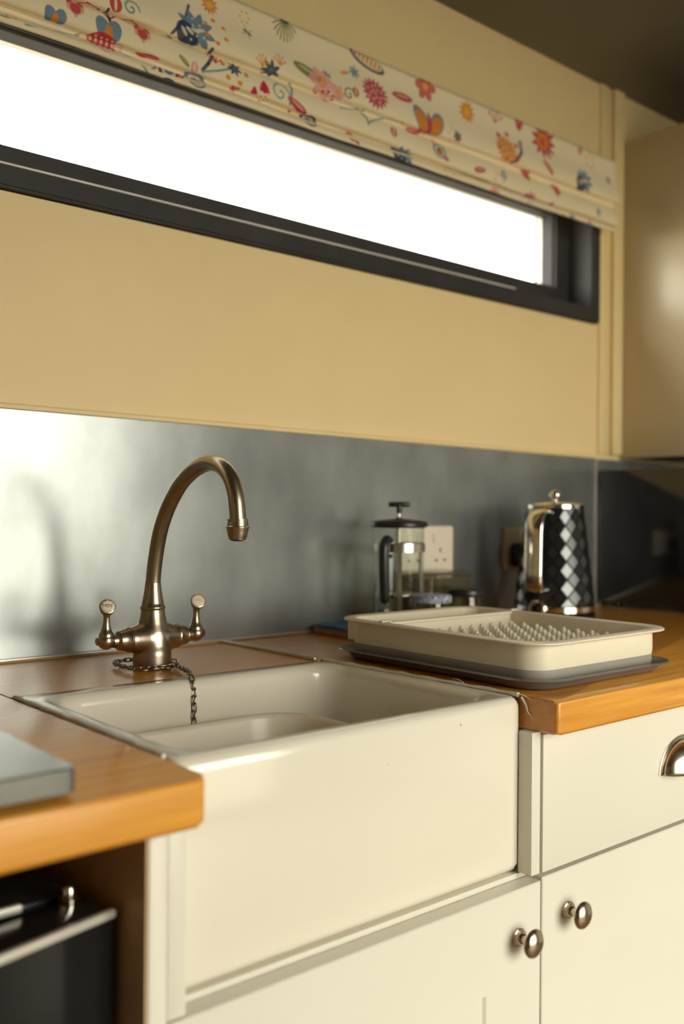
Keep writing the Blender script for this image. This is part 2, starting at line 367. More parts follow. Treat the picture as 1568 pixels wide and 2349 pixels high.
for s, word, inkm in ((-1, 'HOT', 'ink'), (1, 'COLD', 'faint_ink')):
    hx = fx+s*.0645; hz = .0385
    b = B(); lathe(b, [(.0150, .0320), (.0160, .0335), (.0160, .0350), (.0147, .0365), (.0133, .0430), (.0120, .0475), (.0122, .0485), (.0104, .0505), (.0086, .0512), (.0082, .0565)], (fx, fy, .0375), (s, 0, 0), 32); obj('valve_cone', b, 'brass', fa, 35)
    nrm = Vector((-.30, -.80, .52)).normalized()
    top = Vector((hx+s*.0005, fy-.004, .0815))
    stem = smooth_pts([(hx, fy, hz), (hx, fy, hz+.008), (hx, fy, hz+.014), (hx, fy-.0005, hz+.022), (hx, fy-.001, hz+.030), (hx, fy-.002, hz+.036), tuple(top-nrm*.0055)], 4)
    rs = []
    for i in range(len(stem)):
        u = i/(len(stem)-1); rs.append(float(np.interp(u, [0, .18, .34, .5, .68, .84, 1], [.0098, .0090, .0062, .0043, .0040, .0058, .0088])))
    b = B(); tube(b, stem, rs, 20)
    bmesh.ops.create_uvsphere(b, u_segments=24, v_segments=14, radius=.0108, matrix=Matrix.Translation((hx, fy, hz)))
    lathe(b, [(.0070, -.010), (.0092, -.0065), (.0099, -.003), (.0100, .0005), (.0092, .0012)], top, nrm, 32)
    lv = obj('lever', b, 'brass', fa, 50); lv['label'] = 'lever with the %s porcelain cap' % word.lower()
    b = B(); lathe(b, [(.0090, .0000), (.0088, .0016), (.0070, .0024), (.0030, .0027)], top, nrm, 28); obj('porcelain_cap', b, 'porcelain', lv, 60)
    right = Vector((0, 0, 1)).cross(nrm).normalized(); up = nrm.cross(right)
    right = (right*math.cos(.14)+up*math.sin(-.14)); up = nrm.cross(right)
    lettering('lettering', word, .0058 if word == 'HOT' else .0045, top+nrm*.0028, right, up, inkm, lv)
    b = B()
    for a0, a1 in ((100, 140), (150, 172), (30, 52), (62, 88), (205, 222), (228, 250), (258, 280), (288, 312)):
        tube(b, [top+nrm*.00205+.0075*(math.cos(math.radians(a))*right+math.sin(math.radians(a))*up) for a in np.linspace(a0, a1, 5)], .00035 if a0 > 180 else .0005, 5)
    obj('ring_lettering', b, inkm, lv)
    b = B(); lathe(b, [(.0058, .006), (.0056, .0118), (.0044, .0130)], (hx, fy, hz), (s, 0, 0), 6); obj('hex_screw', b, 'brass', lv, 25)

# plug chain: link after link round the tap foot, over the rim and down
ch = thing('plug_chain', 'dark metal sink plug chain looped round the tap foot and hanging into the sink', 'chain', (fx, -.2, 0))
path = []
for k in range(26):
    a = math.radians(-35+ -330*k/25); rad = .0335+.004*(1 if 6 < k < 18 else 0)+.002*math.sin(k)
    path.append((fx-.003+rad*math.cos(a)*1.05, -.147+rad*math.sin(a)*1.15, .0045))
path = path[::-1]
path += [(.6255, -.1905, .0045), (.6190, -.2130, .0045), (.6135, -.2330, .0048), (.6065, -.2520, .0030), (.6035, -.2630, -.0060), (.6025, -.2665, -.020), (.6022, -.2675, -.040), (.6022, -.2680, -.075), (.6022, -.2690, -.12)]
pp = smooth_pts(path, 8); acc = [0]
for a, c2 in zip(pp, pp[1:]): acc.append(acc[-1]+(c2-a).length)
def along(s):
    i = min(max(np.searchsorted(acc, s)-1, 0), len(pp)-2); t_ = (s-acc[i])/max(acc[i+1]-acc[i], 1e-9); return pp[i].lerp(pp[i+1], t_)
b = B(); hl, hw = .0034, .0027
tube(b, [(hl*sx+hw*math.cos(a), hw*math.sin(a), 0) for sx, a in [(1, -PI/2), (1, -PI/4), (1, 0), (1, PI/4), (1, PI/2), (-1, PI/2), (-1, 3*PI/4), (-1, PI), (-1, 5*PI/4), (-1, 3*PI/2)]], .00095, 6, closed=True)
bmesh.ops.recalc_face_normals(b, faces=b.faces)
lme = bpy.data.meshes.new('link'); b.to_mesh(lme); b.free(); lme.materials.append(M['chain']); lme.shade_smooth()
pitch_ = .0088; nl = int(acc[-1]/pitch_)
for k in range(nl):
    p = along(k*pitch_); tg = (along(k*pitch_+.003)-along(max(0, k*pitch_-.003))).normalized()
    up = Vector((0, 0, 1)) if abs(tg.z) < .8 else Vector((0, 1, 0))
    x = tg; y = up.cross(x).normalized(); z = x.cross(y)
    R = Matrix((x, y, z)).transposed() @ Matrix.Rotation(math.radians(38 if k % 2 else -42), 3, 'X')
    o = bpy.data.objects.new('link', lme); C.objects.link(o); o.parent = ch
    o.matrix_local = Matrix.Translation(p+Vector((0, 0, Z0))-ch.location) @ R.to_4x4()
PROFILE = [(-0.037, 0.9745), (-0.0385, 0.968), (-0.037, 0.955), (-0.038, 0.94), (-0.042, 0.925), (-0.0475, 0.91), (-0.0505, 0.898), (-0.0515, 0.888), (-0.0512, 0.881), (-0.046, 0.8785), (-0.036, 0.88), (-0.0345, 0.8775), (-0.0405, 0.8715), (-0.0462, 0.864), (-0.0492, 0.851), (-0.05, 0.841), (-0.049, 0.8362), (-0.044, 0.8338), (-0.0355, 0.8355), (-0.0345, 0.833), (-0.04, 0.828), (-0.045, 0.821), (-0.0462, 0.8155), (-0.0445, 0.8125), (-0.043, 0.8165), (-0.0425, 0.826)]
MOTIFS = [('heart', 0.5461, 0.1367, 0.0141, 'R'),
 ('heart', 0.646, 0.1368, 0.0141, 'R'),
 ('stroke', [(0.553, 0.1121), (0.5634, 0.1007), (0.5818, 0.1062), (0.5926, 0.1317), (0.5963, 0.1372)], 0.0016, 'R'),
 ('stroke', [(0.5967, 0.1337), (0.617, 0.1119), (0.6291, 0.103), (0.6472, 0.112), (0.6489, 0.1211)], 0.0017, 'R'),
 ('stroke', [(0.5927, 0.0981), (0.5963, 0.1372)], 0.0021, 'N'),
 ('bell', 0.594, 0.1509, 0.0202, 'S'),
 ('straw', 0.5896, 0.175, 0.0225, 'R'),
 ('bell', 0.5182, 0.16, 0.016, 'S'),
 ('ring', 0.5632, 0.1769, 0.0079, 'P'),
 ('ring', 0.6133, 0.1729, 0.0088, 'P'),
 ('oval', 0.6024, 0.0872, 0.0123, 'R'),
 ('swirl', 0.6255, 0.085, 0.0132, 'T'),
 ('stroke', [(0.4808, 0.1945), (0.5238, 0.1861), (0.557, 0.1772)], 0.0016, 'T'),
 ('stroke', [(0.6172, 0.18), (0.6385, 0.1856), (0.6681, 0.2154)], 0.0017, 'T'),
 ('ring', 0.462, 0.2164, 0.0088, 'P'),
 ('leaf', 0.4522, 0.1907, 0.0101, 'G'),
 ('crown', 0.7305, 0.0784, 0.0339, 'S'),
 ('dots', 0.7656, 0.0679, 0.0235, 'O'),
 ('sun', 0.7606, 0.0253, 0.0157, 'O'),
 ('bee', 0.6921, 0.1074, 0.0099, 'B'),
 ('bee', 0.8263, 0.0458, 0.0121, 'B'),
 ('fan', 0.8988, 0.0139, 0.0251, 'G'),
 ('stroke', [(0.7239, 0.039), (0.7143, 0.0643), (0.691, 0.0964)], 0.0022, 'N'),
 ('stroke', [(0.759, 0.0979), (0.7636, 0.1258), (0.7527, 0.1441), (0.7425, 0.1566)], 0.0027, 'N'),
 ('spray', 0.7657, 0.1302, 0.0157, 'R'),
 ('rosette', 0.6891, 0.2157, 0.0167, 'N'),
 ('rosette', 0.7365, 0.1825, 0.0179, 'S'),
 ('leaf', 0.7083, 0.2153, 0.0115, 'R'),
 ('leaf', 0.6572, 0.1694, 0.0165, 'R'),
 ('leaf', 0.7118, 0.1534, 0.0099, 'G'),
 ('oval', 0.7293, 0.1574, 0.0085, 'P'),
 ('stroke', [(0.7428, 0.1589), (0.7689, 0.1496), (0.7999, 0.1351)], 0.0018, 'T'),
 ('star', 0.7999, 0.1351, 0.0136, 'N'),
 ('dots', 0.7997, 0.1366, 0.0263, 'O'),
 ('star', 0.8653, 0.0971, 0.0189, 'N'),
 ('spray', 0.8476, 0.089, 0.0138, 'O'),
 ('spray', 0.8818, 0.0762, 0.014, 'O'),
 ('leaf', 0.9374, 0.0738, 0.0271, 'G'),
 ('flower', 0.9649, 0.0822, 0.0265, 'P'),
 ('spray', 0.9783, 0.1143, 0.0243, 'R'),
 ('heart', 0.803, 0.1711, 0.0088, 'R'),
 ('tulip', 0.8528, 0.1474, 0.0139, 'R'),
 ('tulip', 0.8342, 0.159, 0.0089, 'R'),
 ('swirl', 0.8828, 0.1467, 0.019, 'T'),
 ('stroke', [(0.9113, 0.1116), (0.9015, 0.1585)], 0.0024, 'T'),
 ('leaf', 0.9167, 0.157, 0.0201, 'R'),
 ('dots', 0.9263, 0.1758, 0.0187, 'R'),
 ('rosette', 0.9485, 0.18, 0.0171, 'N'),
 ('flower', 0.9985, 0.0915, 0.0156, 'P'),
 ('dots', 0.823, 0.0219, 0.0105, 'O'),
 ('boat', 1.0735, 0.0101, 0.0405, 'N'),
 ('thistle', 1.0837, 0.0656, 0.0279, 'C'),
 ('oval', 1.0369, 0.0785, 0.0088, 'R'),
 ('swirl', 1.022, 0.0868, 0.0131, 'G'),
 ('leaf', 1.1522, 0.0497, 0.0241, 'C'),
 ('flower', 1.2128, 0.0109, 0.0266, 'R'),
 ('sun', 1.3229, 0.0269, 0.0228, 'O'),
 ('butter', 1.2116, 0.0818, 0.0378, 'O'),
 ('leaf', 1.1853, 0.1149, 0.0207, 'R'),
 ('stroke', [(1.0099, 0.1281), (1.0552, 0.1127), (1.0689, 0.1395), (1.1206, 0.107), (1.1518, 0.1014)], 0.002, 'T'),
 ('stroke', [(1.0632, 0.1045), (1.0683, 0.143)], 0.0021, 'T'),
 ('oval', 1.1277, 0.1385, 0.0101, 'C'),
 ('oval', 1.0368, 0.1859, 0.0115, 'C'),
 ('leaf', 1.041, 0.1909, 0.0133, 'C'),
 ('dots', 1.4298, 0.0674, 0.0359, 'R'),
 ('thistle', 1.4236, 0.0757, 0.0286, 'O'),
 ('stroke', [(1.474, 0.0443), (1.4683, 0.0707), (1.4518, 0.0911), (1.4394, 0.0996)], 0.0036, 'N'),
 ('sun', 1.5504, 0.0232, 0.0397, 'C'),
 ('flower', 1.5475, 0.024, 0.0214, 'O'),
 ('heart', 1.4738, 0.0106, 0.0136, 'R'),
 ('spray', 1.4027, 0.0139, 0.0224, 'C'),
 ('star', 1.2846, 0.0884, 0.0126, 'N'),
 ('dots', 1.2731, 0.0875, 0.0145, 'O'),
 ('heart', 1.4953, 0.1193, 0.0147, 'R'),
 ('heart', 1.5867, 0.1306, 0.0152, 'R'),
 ('crown', 1.1552, 0.1849, 0.0279, 'S'),
 ('star', 1.1394, 0.182, 0.012, 'N'),
 ('sun', 1.4998, 0.177, 0.0253, 'C'),
 ('tulip', 1.5695, 0.1725, 0.0183, 'R'),
 ('dots', 1.7089, 0.024, 0.0169, 'O'),
 ('crown', 1.6723, 0.0786, 0.0289, 'S'),
 ('oval', 1.7243, 0.1475, 0.009, 'S'),
 ('oval', 1.6374, 0.1985, 0.0099, 'S'),
 ('oval', 1.6984, 0.1977, 0.0067, 'R'),
 ('dots', 1.5976, 0.1987, 0.0163, 'O'),
 ('leaf', 1.3468, 0.1503, 0.0159, 'C'),
 ('leaf', 1.3608, 0.1757, 0.0191, 'G'),
 ('leaf', 1.2482, 0.1481, 0.0153, 'C'),
 ('rosette', 1.2407, 0.14, 0.0163, 'T'),
 ('oval', 1.233, 0.1239, 0.0076, 'O'),
 ('leaf', 1.552, 0.0794, 0.0181, 'C'),
 ('oval', 1.4171, 0.1413, 0.0102, 'T'),
 ('dots', 1.4025, 0.1562, 0.0152, 'O'),
 ('oval', 1.6735, 0.0099, 0.0089, 'R'),
 ('oval', 1.7708, 0.0503, 0.0081, 'N'),
 ('bee', 0.9805, 0.0652, 0.0103, 'B'),
 ('star', 1.0438, 0.0381, 0.0133, 'T'),
 ('leaf', 1.021, 0.0461, 0.0097, 'O'),
 ('flower', 1.3957, 0.2013, 0.0152, 'P'),
 ('dots', 1.2693, 0.1935, 0.0145, 'O'),
 ('dots', 0.8541, 0.1695, 0.0098, 'R')]

# ================================================================== base cabinets
FYc = -.595
def knob(x, z, parent, name='knob'):
    b = B(); lathe(b, [(.0098, 0), (.0098, .0025), (.0084, .0035), (.0084, .0050), (.0066, .0060), (.0060, .0078), (.0042, .0092), (.0038, .0150), (.0048, .0180), (.0100, .0188), (.0146, .0196), (.0153, .0212), (.0148, .0228), (.0120, .0252), (.0075, .0272), (.0025, .0281)], (x, FYc, z), (0, -1, 0), 36)
    return obj(name, b, 'pewter', parent, 35)
def shaker(bm, x0, x1, z0, z1, y0, y1, st, ra, dep=.0028):
    """door leaf with a shallow recessed centre panel"""
    def q(x0, x1, z0, z1, y): return [Vector((x0, y, z0)), Vector((x1, y, z0)), Vector((x1, y, z1)), Vector((x0, y, z1))]
    loft(bm, [q(x0, x1, z0, z1, y1), q(x0, x1, z0, z1, y0+.0012), q(x0+.0012, x1-.0012, z0+.0012, z1-.0012, y0), q(x0+st, x1-st, z0+ra, z1-ra, y0), q(x0+st+.0032, x1-st-.0032, z0+ra+.0032, z1-ra-.0012, y0+dep)])
sc = thing('sink_cabinet', 'cream painted cabinet under the sink with a single knobbed door', 'cabinet', (.6, -.3, FZ))
b = B(); box(b, .3625, .3790, -.5935, -.02, FZ, -TH-.0005, .0012); lp = obj('end_panel', b, 'cabinet', sc)
b = B(); box(b, .3600, .3624, -.5925, -.02, FZ, -TH-.0005); obj('tan_lining', b, 'tan', sc)
b = B(); box(b, .3800, .3968, -.5920, -.5755, -.1975, -TH-.0005, .001); obj('filler_strip', b, 'cabinet', sc)
b = B(); box(b, .8262, .8410, -.5925, -.5738, -.1915, -TH-.0005, .0008); obj('filler_strip', b, 'cabinet', sc)
b = B(); box(b, .3800, .8260, -.5735, -.23, -.2160, -.1930); obj('rail', b, 'cabinet', sc)
b = B(); box(b, .8266, .8420, -.5735, -.02, FZ, -.1935); obj('end_panel', b, 'cabinet', sc)
b = B(); shaker(b, .3805, .8402, -.80, -.1985, FYc, -.5755, .0885, .097); dr = obj('door', b, 'cabinet', sc, 20); knob(.8014, -.2485, dr)
b = B(); box(b, .38, .842, -.54, -.52, FZ, -.80); obj('plinth', b, 'cabinet', sc)
dc = thing('drawer_cabinet', 'cream painted base cabinet right of the sink with a drawer over a door', 'cabinet', (1.12, -.3, FZ))
b = B(); box(b, .8430, 1.4050, -.5735, -.02, -.80, -TH-.0005); obj('carcass', b, 'cabinet', dc)
b = B(); box(b, .8426, 1.4040, FYc, -.575, -.1905, -TH-.004, .001); dw = obj('drawer', b, 'cabinet', dc)
b = B(); cxh, zb, aw, hh, dp = 1.1265, -.1245, .0475, .0390, .024
loops = []
for f in np.linspace(0, PI/2, 9):
    k = math.cos(f); loops.append([Vector((cxh+aw*max(k, .03)*math.cos(t_), FYc-dp*math.sin(f)-.001, zb+hh*max(k, .03)**.8*math.sin(t_))) for t_ in np.linspace(0, PI, 25)])
loft(b, loops, False, False, closed=False); cp = obj('cup_handle', b, 'pewter', dw, 60); cp['label'] = 'half-round metal cup handle'
md = cp.modifiers.new('thick', 'SOLIDIFY'); md.thickness = .0014; md.offset = 0
b = B()
o_ = [(1, 0.0), (1.13, .0)]
lo = [[Vector((cxh+aw*s1*math.cos(t_), FYc-yy, zb+hh*s1*math.sin(t_))) for t_ in np.linspace(0, PI, 25)] for s1, yy in ((.98, .0002), (.98, .0022), (1.08, .0022), (1.13, .0010), (1.13, .0002))]
loft(b, lo, False, False, closed=False); obj('handle_flange', b, 'pewter', dw, 40)
b = B(); shaker(b, .8426, 1.4040, -.80, -.1955, FYc, -.575, .0820, .0858); dr = obj('door', b, 'cabinet', dc, 20); knob(.8872, -.2418, dr)
b = B(); box(b, .843, 1.405, -.54, -.52, FZ, -.80); obj('plinth', b, 'cabinet', dc)

d2_ = dup(dc, (.5635, 0, 0)); d2_['label'] = 'cream painted base cabinet furthest right, below the microwave'

# fridge with its door a little ajar, in the bay under the left worktop
fg = thing('mini_fridge', 'small black fridge with its door ajar under the left worktop', 'fridge', (.1, -.3, FZ))
b = B(); box(b, -.14, .3375, -.508, -.06, -.86, -.112, .003); obj('fridge_body', b, 'fridge', fg)
b = B(); box(b, -.12, .2965, -.5125, -.5065, -.116, -.1095, .0015); obj('edge_strip', b, 'silver', fg)
R = Matrix.Rotation(math.radians(12.5), 4, 'Z'); hp = Vector((.3435, -.5100, 0))
def swing(bm):
    for v in bm.verts: v.co = hp + R @ (v.co-hp)
    return bm
b = B(); box(b, -.13, .3435, -.5555, -.512, -.85, -.1135, .003); swing(b); fd = obj('fridge_door', b, 'fridge', fg)
b = B(); box(b, -.13, .3425, -.5600, -.5535, -.1195, -.1125, .0016); swing(b); obj('door_trim', b, 'silver', fd)
b = B(); box(b, .215, .2215, -.563, -.556, -.1265, -.119, .001); swing(b); obj('trim_clip', b, 'silver', fd)
b = B(); lathe(b, [(.0075, -.1135), (.0075, -.109), (.0050, -.1075), (.0050, -.1015), (.0035, -.0995), (.001, -.099)], (.330, -.5230, 0), n=20); obj('hinge_pin', b, 'chrome', fg)
for k, (x, y) in enumerate(((-.1, -.45), (.3, -.45), (-.1, -.12), (.3, -.12))):
    b = B(); lathe(b, [(.014, FZ), (.014, -.88), (.018, -.86)], (x, y, 0), n=16); obj('foot', b, 'black_plastic', fg)

# stone slab
sl = thing('stone_slab', 'dark grey stone slab lying near the front edge of the left worktop', 'chopping board', (.1, -.5, 0))
b = B(); loft(b, [rr(-.12+e, .2920-e, -.6190+e, -.30-e, .006, z, 4) for e, z in ((.0012, .0035), (0, .0045), (0, .0205), (.0012, .0217))]); obj('slab', b, 'slab', sl, 30)
for x, y in ((-.09, -.59), (.262, -.590), (-.09, -.33), (.262, -.33)):
    b = B(); lathe(b, [(.009, 0), (.009, .004)], (x, y, 0), n=14); obj('foot', b, 'black_plastic', sl)

# ================================================================== dish drainer on its tray
tr = B(); X0, X1, Y0, Y1 = .8430, 1.1340, -.5930, -.2190
L = []
for e, z, r in ((.026, .0005, .03), (.018, .001, .034), (.013, .0055, .038), (.009, .0105, .042), (.002, .0120, .046), (0, .0130, .047), (.001, .0145, .046), (.004, .0150, .044), (.0105, .0138, .041), (.0150, .0085, .038), (.020, .0040, .034), (.028, .0032, .03)):
    L.append(rr(X0+e, X1-e, Y0+e, Y1-e, r, z, 9))
loft(tr, L); tag(obj('drip_tray', tr, 'tray', None, 40), 'dark grey plastic drip tray under the dish drainer', 'tray')
dk = thing('dish_drainer', 'cream and grey plastic dish drainer with pegs on a dark tray', 'dish drainer', (.995, -.405, .0045))
X0, X1, Y0, Y1 = .8610, 1.1180, -.5720, -.2385
def rim(e, z, r): return rr(X0+e, X1-e, Y0+e, Y1-e, r, z, 9)
b = B(); loft(b, [rim(.001, .0225, .032), rim(0, .030, .033), rim(0, .0510, .034), rim(-.011, .0522, .042), rim(-.0135, .0535, .044), rim(-.0135, .0550, .044), rim(-.012, .0560, .043), rim(-.002, .0565, .036), rim(.002, .0550, .033), rim(.0025, .0510, .032), rim(.0025, .0225, .030)], cyclic=True); obj('rim', b, 'rack', dk, 45)
b = B(); loft(b, [rim(.010, .0047, .026), rim(.004, .0055, .030), rim(.0012, .009, .032), rim(.0008, .0227, .032), rim(.003, .0227, .03), rim(.004, .0105, .029), rim(.012, .0098, .026)]); obj('lower_band', b, 'rack_grey', dk, 45)
pg = B(); lathe(pg, [(.0044, 0), (.0038, .004), (.0036, .029), (.0033, .0322), (.0022, .0345), (.0006, .0352)], (0, 0, 0), n=12)
bmesh.ops.recalc_face_normals(pg, faces=pg.faces)
pme = bpy.data.meshes.new('peg'); pg.to_mesh(pme); pg.free(); pme.materials.append(M['rack']); pme.shade_smooth()
for j in range(10):
    for i in range(12):
        x = .878+.0212*i+(.0 if j % 2 else .0); y = -.553+.0232*j
        if y > -.335 or x > 1.110: continue
        o = bpy.data.objects.new('peg', pme); C.objects.link(o); o.parent = dk; o.location = Vector((x, y, .0098+Z0))-dk.location
# cutlery insert lying across the back of the drainer
ct = thing('cutlery_insert', 'cream plastic cutlery insert with dividers across the back of the dish drainer', 'cutlery holder', (1.0, -.28, .0098))
cy0, cy1 = -.3230, -.2420
b = B(); box(b, .8645, 1.1145, cy0, cy1, .0255, .0280); 
obj('base', b, 'rack', ct)
b = B(); box(b, .8645, 1.1145, cy0-.0042, cy0+.0030, .0520, .0562, .0012); box(b, .8500, .8665, cy0-.0042, cy0+.0030, .0568, .0590, .0009); box(b, 1.1125, 1.1270, cy0-.0042, cy0+.0030, .0568, .0590, .0009); box(b, .8648, .8668, cy0-.0042, cy0+.0030, .0530, .0585); box(b, 1.1122, 1.1142, cy0-.0042, cy0+.0030, .0530, .0585); box(b, .8648, 1.1142, cy0-.0010, cy0+.0010, .0260, .0540); obj('front_wall', b, 'rack', ct)
b = B(); box(b, .8648, 1.1142, cy1-.0012, cy1+.0002, .0260, .0550); obj('back_wall', b, 'rack', ct)
for x in (.8655, .927, .989, 1.051, 1.1135):
    b = B(); box(b, x-.0009, x+.0009, cy0+.0005, cy1-.0005, .0270, .0430 if .87 < x < 1.11 else .0550, .0004); obj('divider', b, 'rack', ct)

# ================================================================== back corner: board, cafetiere, jars, sockets, kettle, microwave
b = B(); box(b, .9850, 1.3600, -.2050, -.0150, .0002, .0130, .0025)
tag(obj('wooden_board', b, 'board'), 'low brown wooden board against the splashback under the cafetiere and jars', 'board')
b = B(); cx0, cx1 = .984, 1.060
gx, gy = 14, 16
top = [[Vector((cx0+(cx1-cx0)*i/gx, -.158+.136*j/gy, .0168+.0012*math.sin(i*.9+j*.7)+.0008*math.sin(j*1.3))) for i in range(gx+1)] for j in range(gy+1)]
low = [[Vector((p.x, p.y, .0134)) for p in row] for row in top]
def per(g): return g[0][:-1]+[r[-1] for r in g[:-1]]+g[-1][:0:-1]+[r[0] for r in g[:0:-1]]
tv = [[b.verts.new(p) for p in r] for r in top]; lv_ = [[b.verts.new(p) for p in r] for r in low]
for g in (tv, lv_):
    for j in range(gy):
        for i in range(gx): b.faces.new((g[j][i], g[j][i+1], g[j+1][i+1], g[j+1][i]))
pt_, pl_ = per(tv), per(lv_)
for i in range(len(pt_)): b.faces.new((pt_[i], pt_[(i+1) % len(pt_)], pl_[(i+1) % len(pl_)], pl_[i]))
tag(obj('blue_cloth', b, 'cloth_blue'), 'folded blue cloth on the left end of the wooden board', 'cloth')

px_, py_ = 1.1090, -.0880
BZ = .0132
fp = thing('cafetiere', 'glass cafetiere with black handle and T-shaped plunger on the wooden board', 'cafetiere', (px_, py_, BZ))
b = B(); lathe(b, [(.0400, BZ+.008), (.0420, BZ+.010), (.0420, .176), (.0425, .1785), (.0413, .1785), (.0405, .176), (.0405, BZ+.012), (.038, BZ+.0105)], (px_, py_, 0), n=40); obj('beaker', b, 'glass', fp, 50)
b = B(); lathe(b, [(.0430, .1760), (.0455, .1770), (.0480, .1790), (.0480, .1840), (.0465, .1862), (.0400, .1880), (.0150, .1905), (.0060, .1915), (.0050, .1935)], (px_, py_, 0), n=40); ld = obj('lid', b, 'black_plastic', fp, 40)
b = B(); lathe(b, [(.0022, .0600), (.0022, .2080)], (px_, py_, 0), n=12); pl = obj('plunger_rod', b, 'steel', fp)
vr = Vector((.762, -.648, 0))
b = B(); tube(b, [Vector((px_, py_, .2150))+vr*k for k in (-.0180, -.0165, 0, .0165, .0180)], [.0030, .0042, .0046, .0042, .0030], 14); lathe(b, [(.0045, .2000), (.0050, .2060), (.0045, .2140)], (px_, py_, 0), n=16); obj('plunger_knob', b, 'black_plastic', pl)
b = B(); lathe(b, [(.0390, .0600), (.0395, .0615), (.0395, .0650), (.0390, .0665)], (px_, py_, 0), n=32); obj('filter_disc', b, 'steel', pl)
b = B(); lathe(b, [(.0424, .1360), (.0436, .1362), (.0436, .1505), (.0424, .1507)], (px_, py_, 0), n=40, caps=False); obj('metal_band', b, 'steel', fp)
for k in range(3):
    a = math.radians(229+120*k); d_ = Vector((math.cos(a), math.sin(a), 0)); tn = Vector((-d_.y, d_.x, 0)); c0 = Vector((px_, py_, 0))
    b = B(); loft(b, [[c0+d_*r_+tn*q_+Vector((0, 0, z)) for r_, q_ in ((.0428, -.003), (.0438, -.003), (.0438, .003), (.0428, .003))] for z in (BZ+.001, .150)]); obj('strap', b, 'steel', fp)
b = B(); lathe(b, [(.0424, BZ+.0125), (.0440, BZ+.0125), (.0440, BZ+.0230), (.0424, BZ+.0230)], (px_, py_, 0), n=40, caps=False); lathe(b, [(.001, BZ+.0065), (.0430, BZ+.0065), (.0440, BZ+.008), (.0440, BZ+.0128), (.0425, BZ+.0130)], (px_, py_, 0), n=40); obj('base_ring', b, 'steel', fp)
for k in range(3):
    a = math.radians(229+120*k)
    b = B(); lathe(b, [(.004, BZ), (.005, BZ+.007)], (px_+.038*math.cos(a), py_+.038*math.sin(a), 0), n=12); obj('foot', b, 'steel', fp)
ha = math.radians(206); hd = Vector((math.cos(ha), math.sin(ha), 0)); c0 = Vector((px_, py_, 0))
pts = [c0+hd*.0425+Vector((0, 0, .1560)), c0+hd*.058+Vector((0, 0, .1575)), c0+hd*.068+Vector((0, 0, .150)), c0+hd*.0705+Vector((0, 0, .132)), c0+hd*.0690+Vector((0, 0, .105)), c0+hd*.0660+Vector((0, 0, .075)), c0+hd*.0640+Vector((0, 0, .055))]
sp2 = smooth_pts(pts, 5)
b = B(); tube(b, sp2, [float(np.interp(i/(len(sp2)-1), [0, .2, .4, .7, .95, 1], [.0060, .0075, .0085, .0085, .0075, .005])) for i in range(len(sp2))], 16); tube(b, [c0+hd*.0425+Vector((0, 0, .130)), c0+hd*.066+Vector((0, 0, .132))], .0042, 10); obj('handle', b, 'black_plastic', fp, 60)

def jar(x, y, r, h, lidmat, lidr, label, lid_h=.011):
    t = thing('glass_jar', label, 'jar', (x, y, BZ), 'small jars on the wooden board')
    b = B(); lathe(b, [(r*.9, BZ), (r, BZ+.003), (r, BZ+h*.72), (r*.94, BZ+h*.82), (r*.94, BZ+h-.002), (r*.88, BZ+h-.002), (r*.88, BZ+h*.8), (r*.93, BZ+h*.7), (r*.93, BZ+.006), (r*.8, BZ+.005)], (x, y, 0), n=32); obj('jar_body', b, 'jar_glass', t, 40)
    b = B(); lathe(b, [(lidr*.98, BZ+h-lid_h+.002), (lidr, BZ+h-lid_h+.003), (lidr, BZ+h+.001), (lidr*.95, BZ+h+.003), (lidr*.5, BZ+h+.0035)], (x, y, 0), n=32); obj('jar_lid', b, lidmat, t, 40)
jar(1.1060, -.1670, .0300, .0535, 'lid_blue', .0328, 'small glass jar with blue and white patterned lid beside the cafetiere')
jar(1.2190, -.1380, .0300, .056, 'black_plastic', .0320, 'small glass jar with flat black lid beside the kettle')
t = thing('glass_dish', 'wide clear glass storage jar behind the two small lidded jars', 'jar', (1.225, -.062, BZ))
b = B(); q = lambda e, z, r: rr(1.168+e, 1.284-e, -.1000+e, -.0220-e, r, z, 6)
loft(b, [q(.004, BZ, .012), q(0, BZ+.004, .015), q(0, .0880, .015), q(.0035, .0880, .012), q(.0035, BZ+.007, .012), q(.008, BZ+.005, .01)]); obj('dish_body', b, 'jar_glass', t, 40)
b = B(); loft(b, [q(-.002, .0885, .016), q(-.003, .0900, .017), q(-.003, .0960, .017), q(.004, .0990, .013)]); obj('dish_lid', b, 'jar_glass', t, 40)

def socket(x0, x1, z0, z1, label, plug=False):
    t = thing('wall_socket', label, 'socket', ((x0+x1)/2, -.0025, z0))
    b = B(); q = lambda e, y: [Vector((p.x, y, p.y)) for p in rr(x0+e, x1-e, z0+e, z1-e, .005, 0, 4)]
    loft(b, [q(0, -.0025), q(0, -.0090), q(.0012, -.0112), q(.003, -.0115)]); obj('plate', b, 'white_plastic', t, 30)
    for k in range(2):
        cx = x0+(x1-x0)*(.25+.5*k); zc = z0+.030
        for dx, dz, wx, wz in ((0, .0125, .004, .008), (-.011, -.006, .0065, .0045), (.011, -.006, .0065, .0045)):
            b = B(); box(b, cx+dx-wx/2, cx+dx+wx/2, -.0118, -.0108, zc+dz-wz/2, zc+dz+wz/2); obj('pin_slot', b, 'slot', t)
        b = B(); sx = cx+(.014 if k == 0 else -.014); box(b, sx-.006, sx+.006, -.0140, -.0112, z1-.032, z1-.014, .0015); obj('rocker_switch', b, 'white_plastic', t)
    return t
socket(1.1845, 1.3240, .0900, .1775, 'white double wall socket behind the cafetiere')
s2_ = socket(1.4765, 1.6160, .0860, .1735, 'white double wall socket half hidden behind the kettle')
pg_ = thing('kettle_plug', 'black kettle plug in the socket behind the kettle', 'plug', (1.508, -.012, .112))
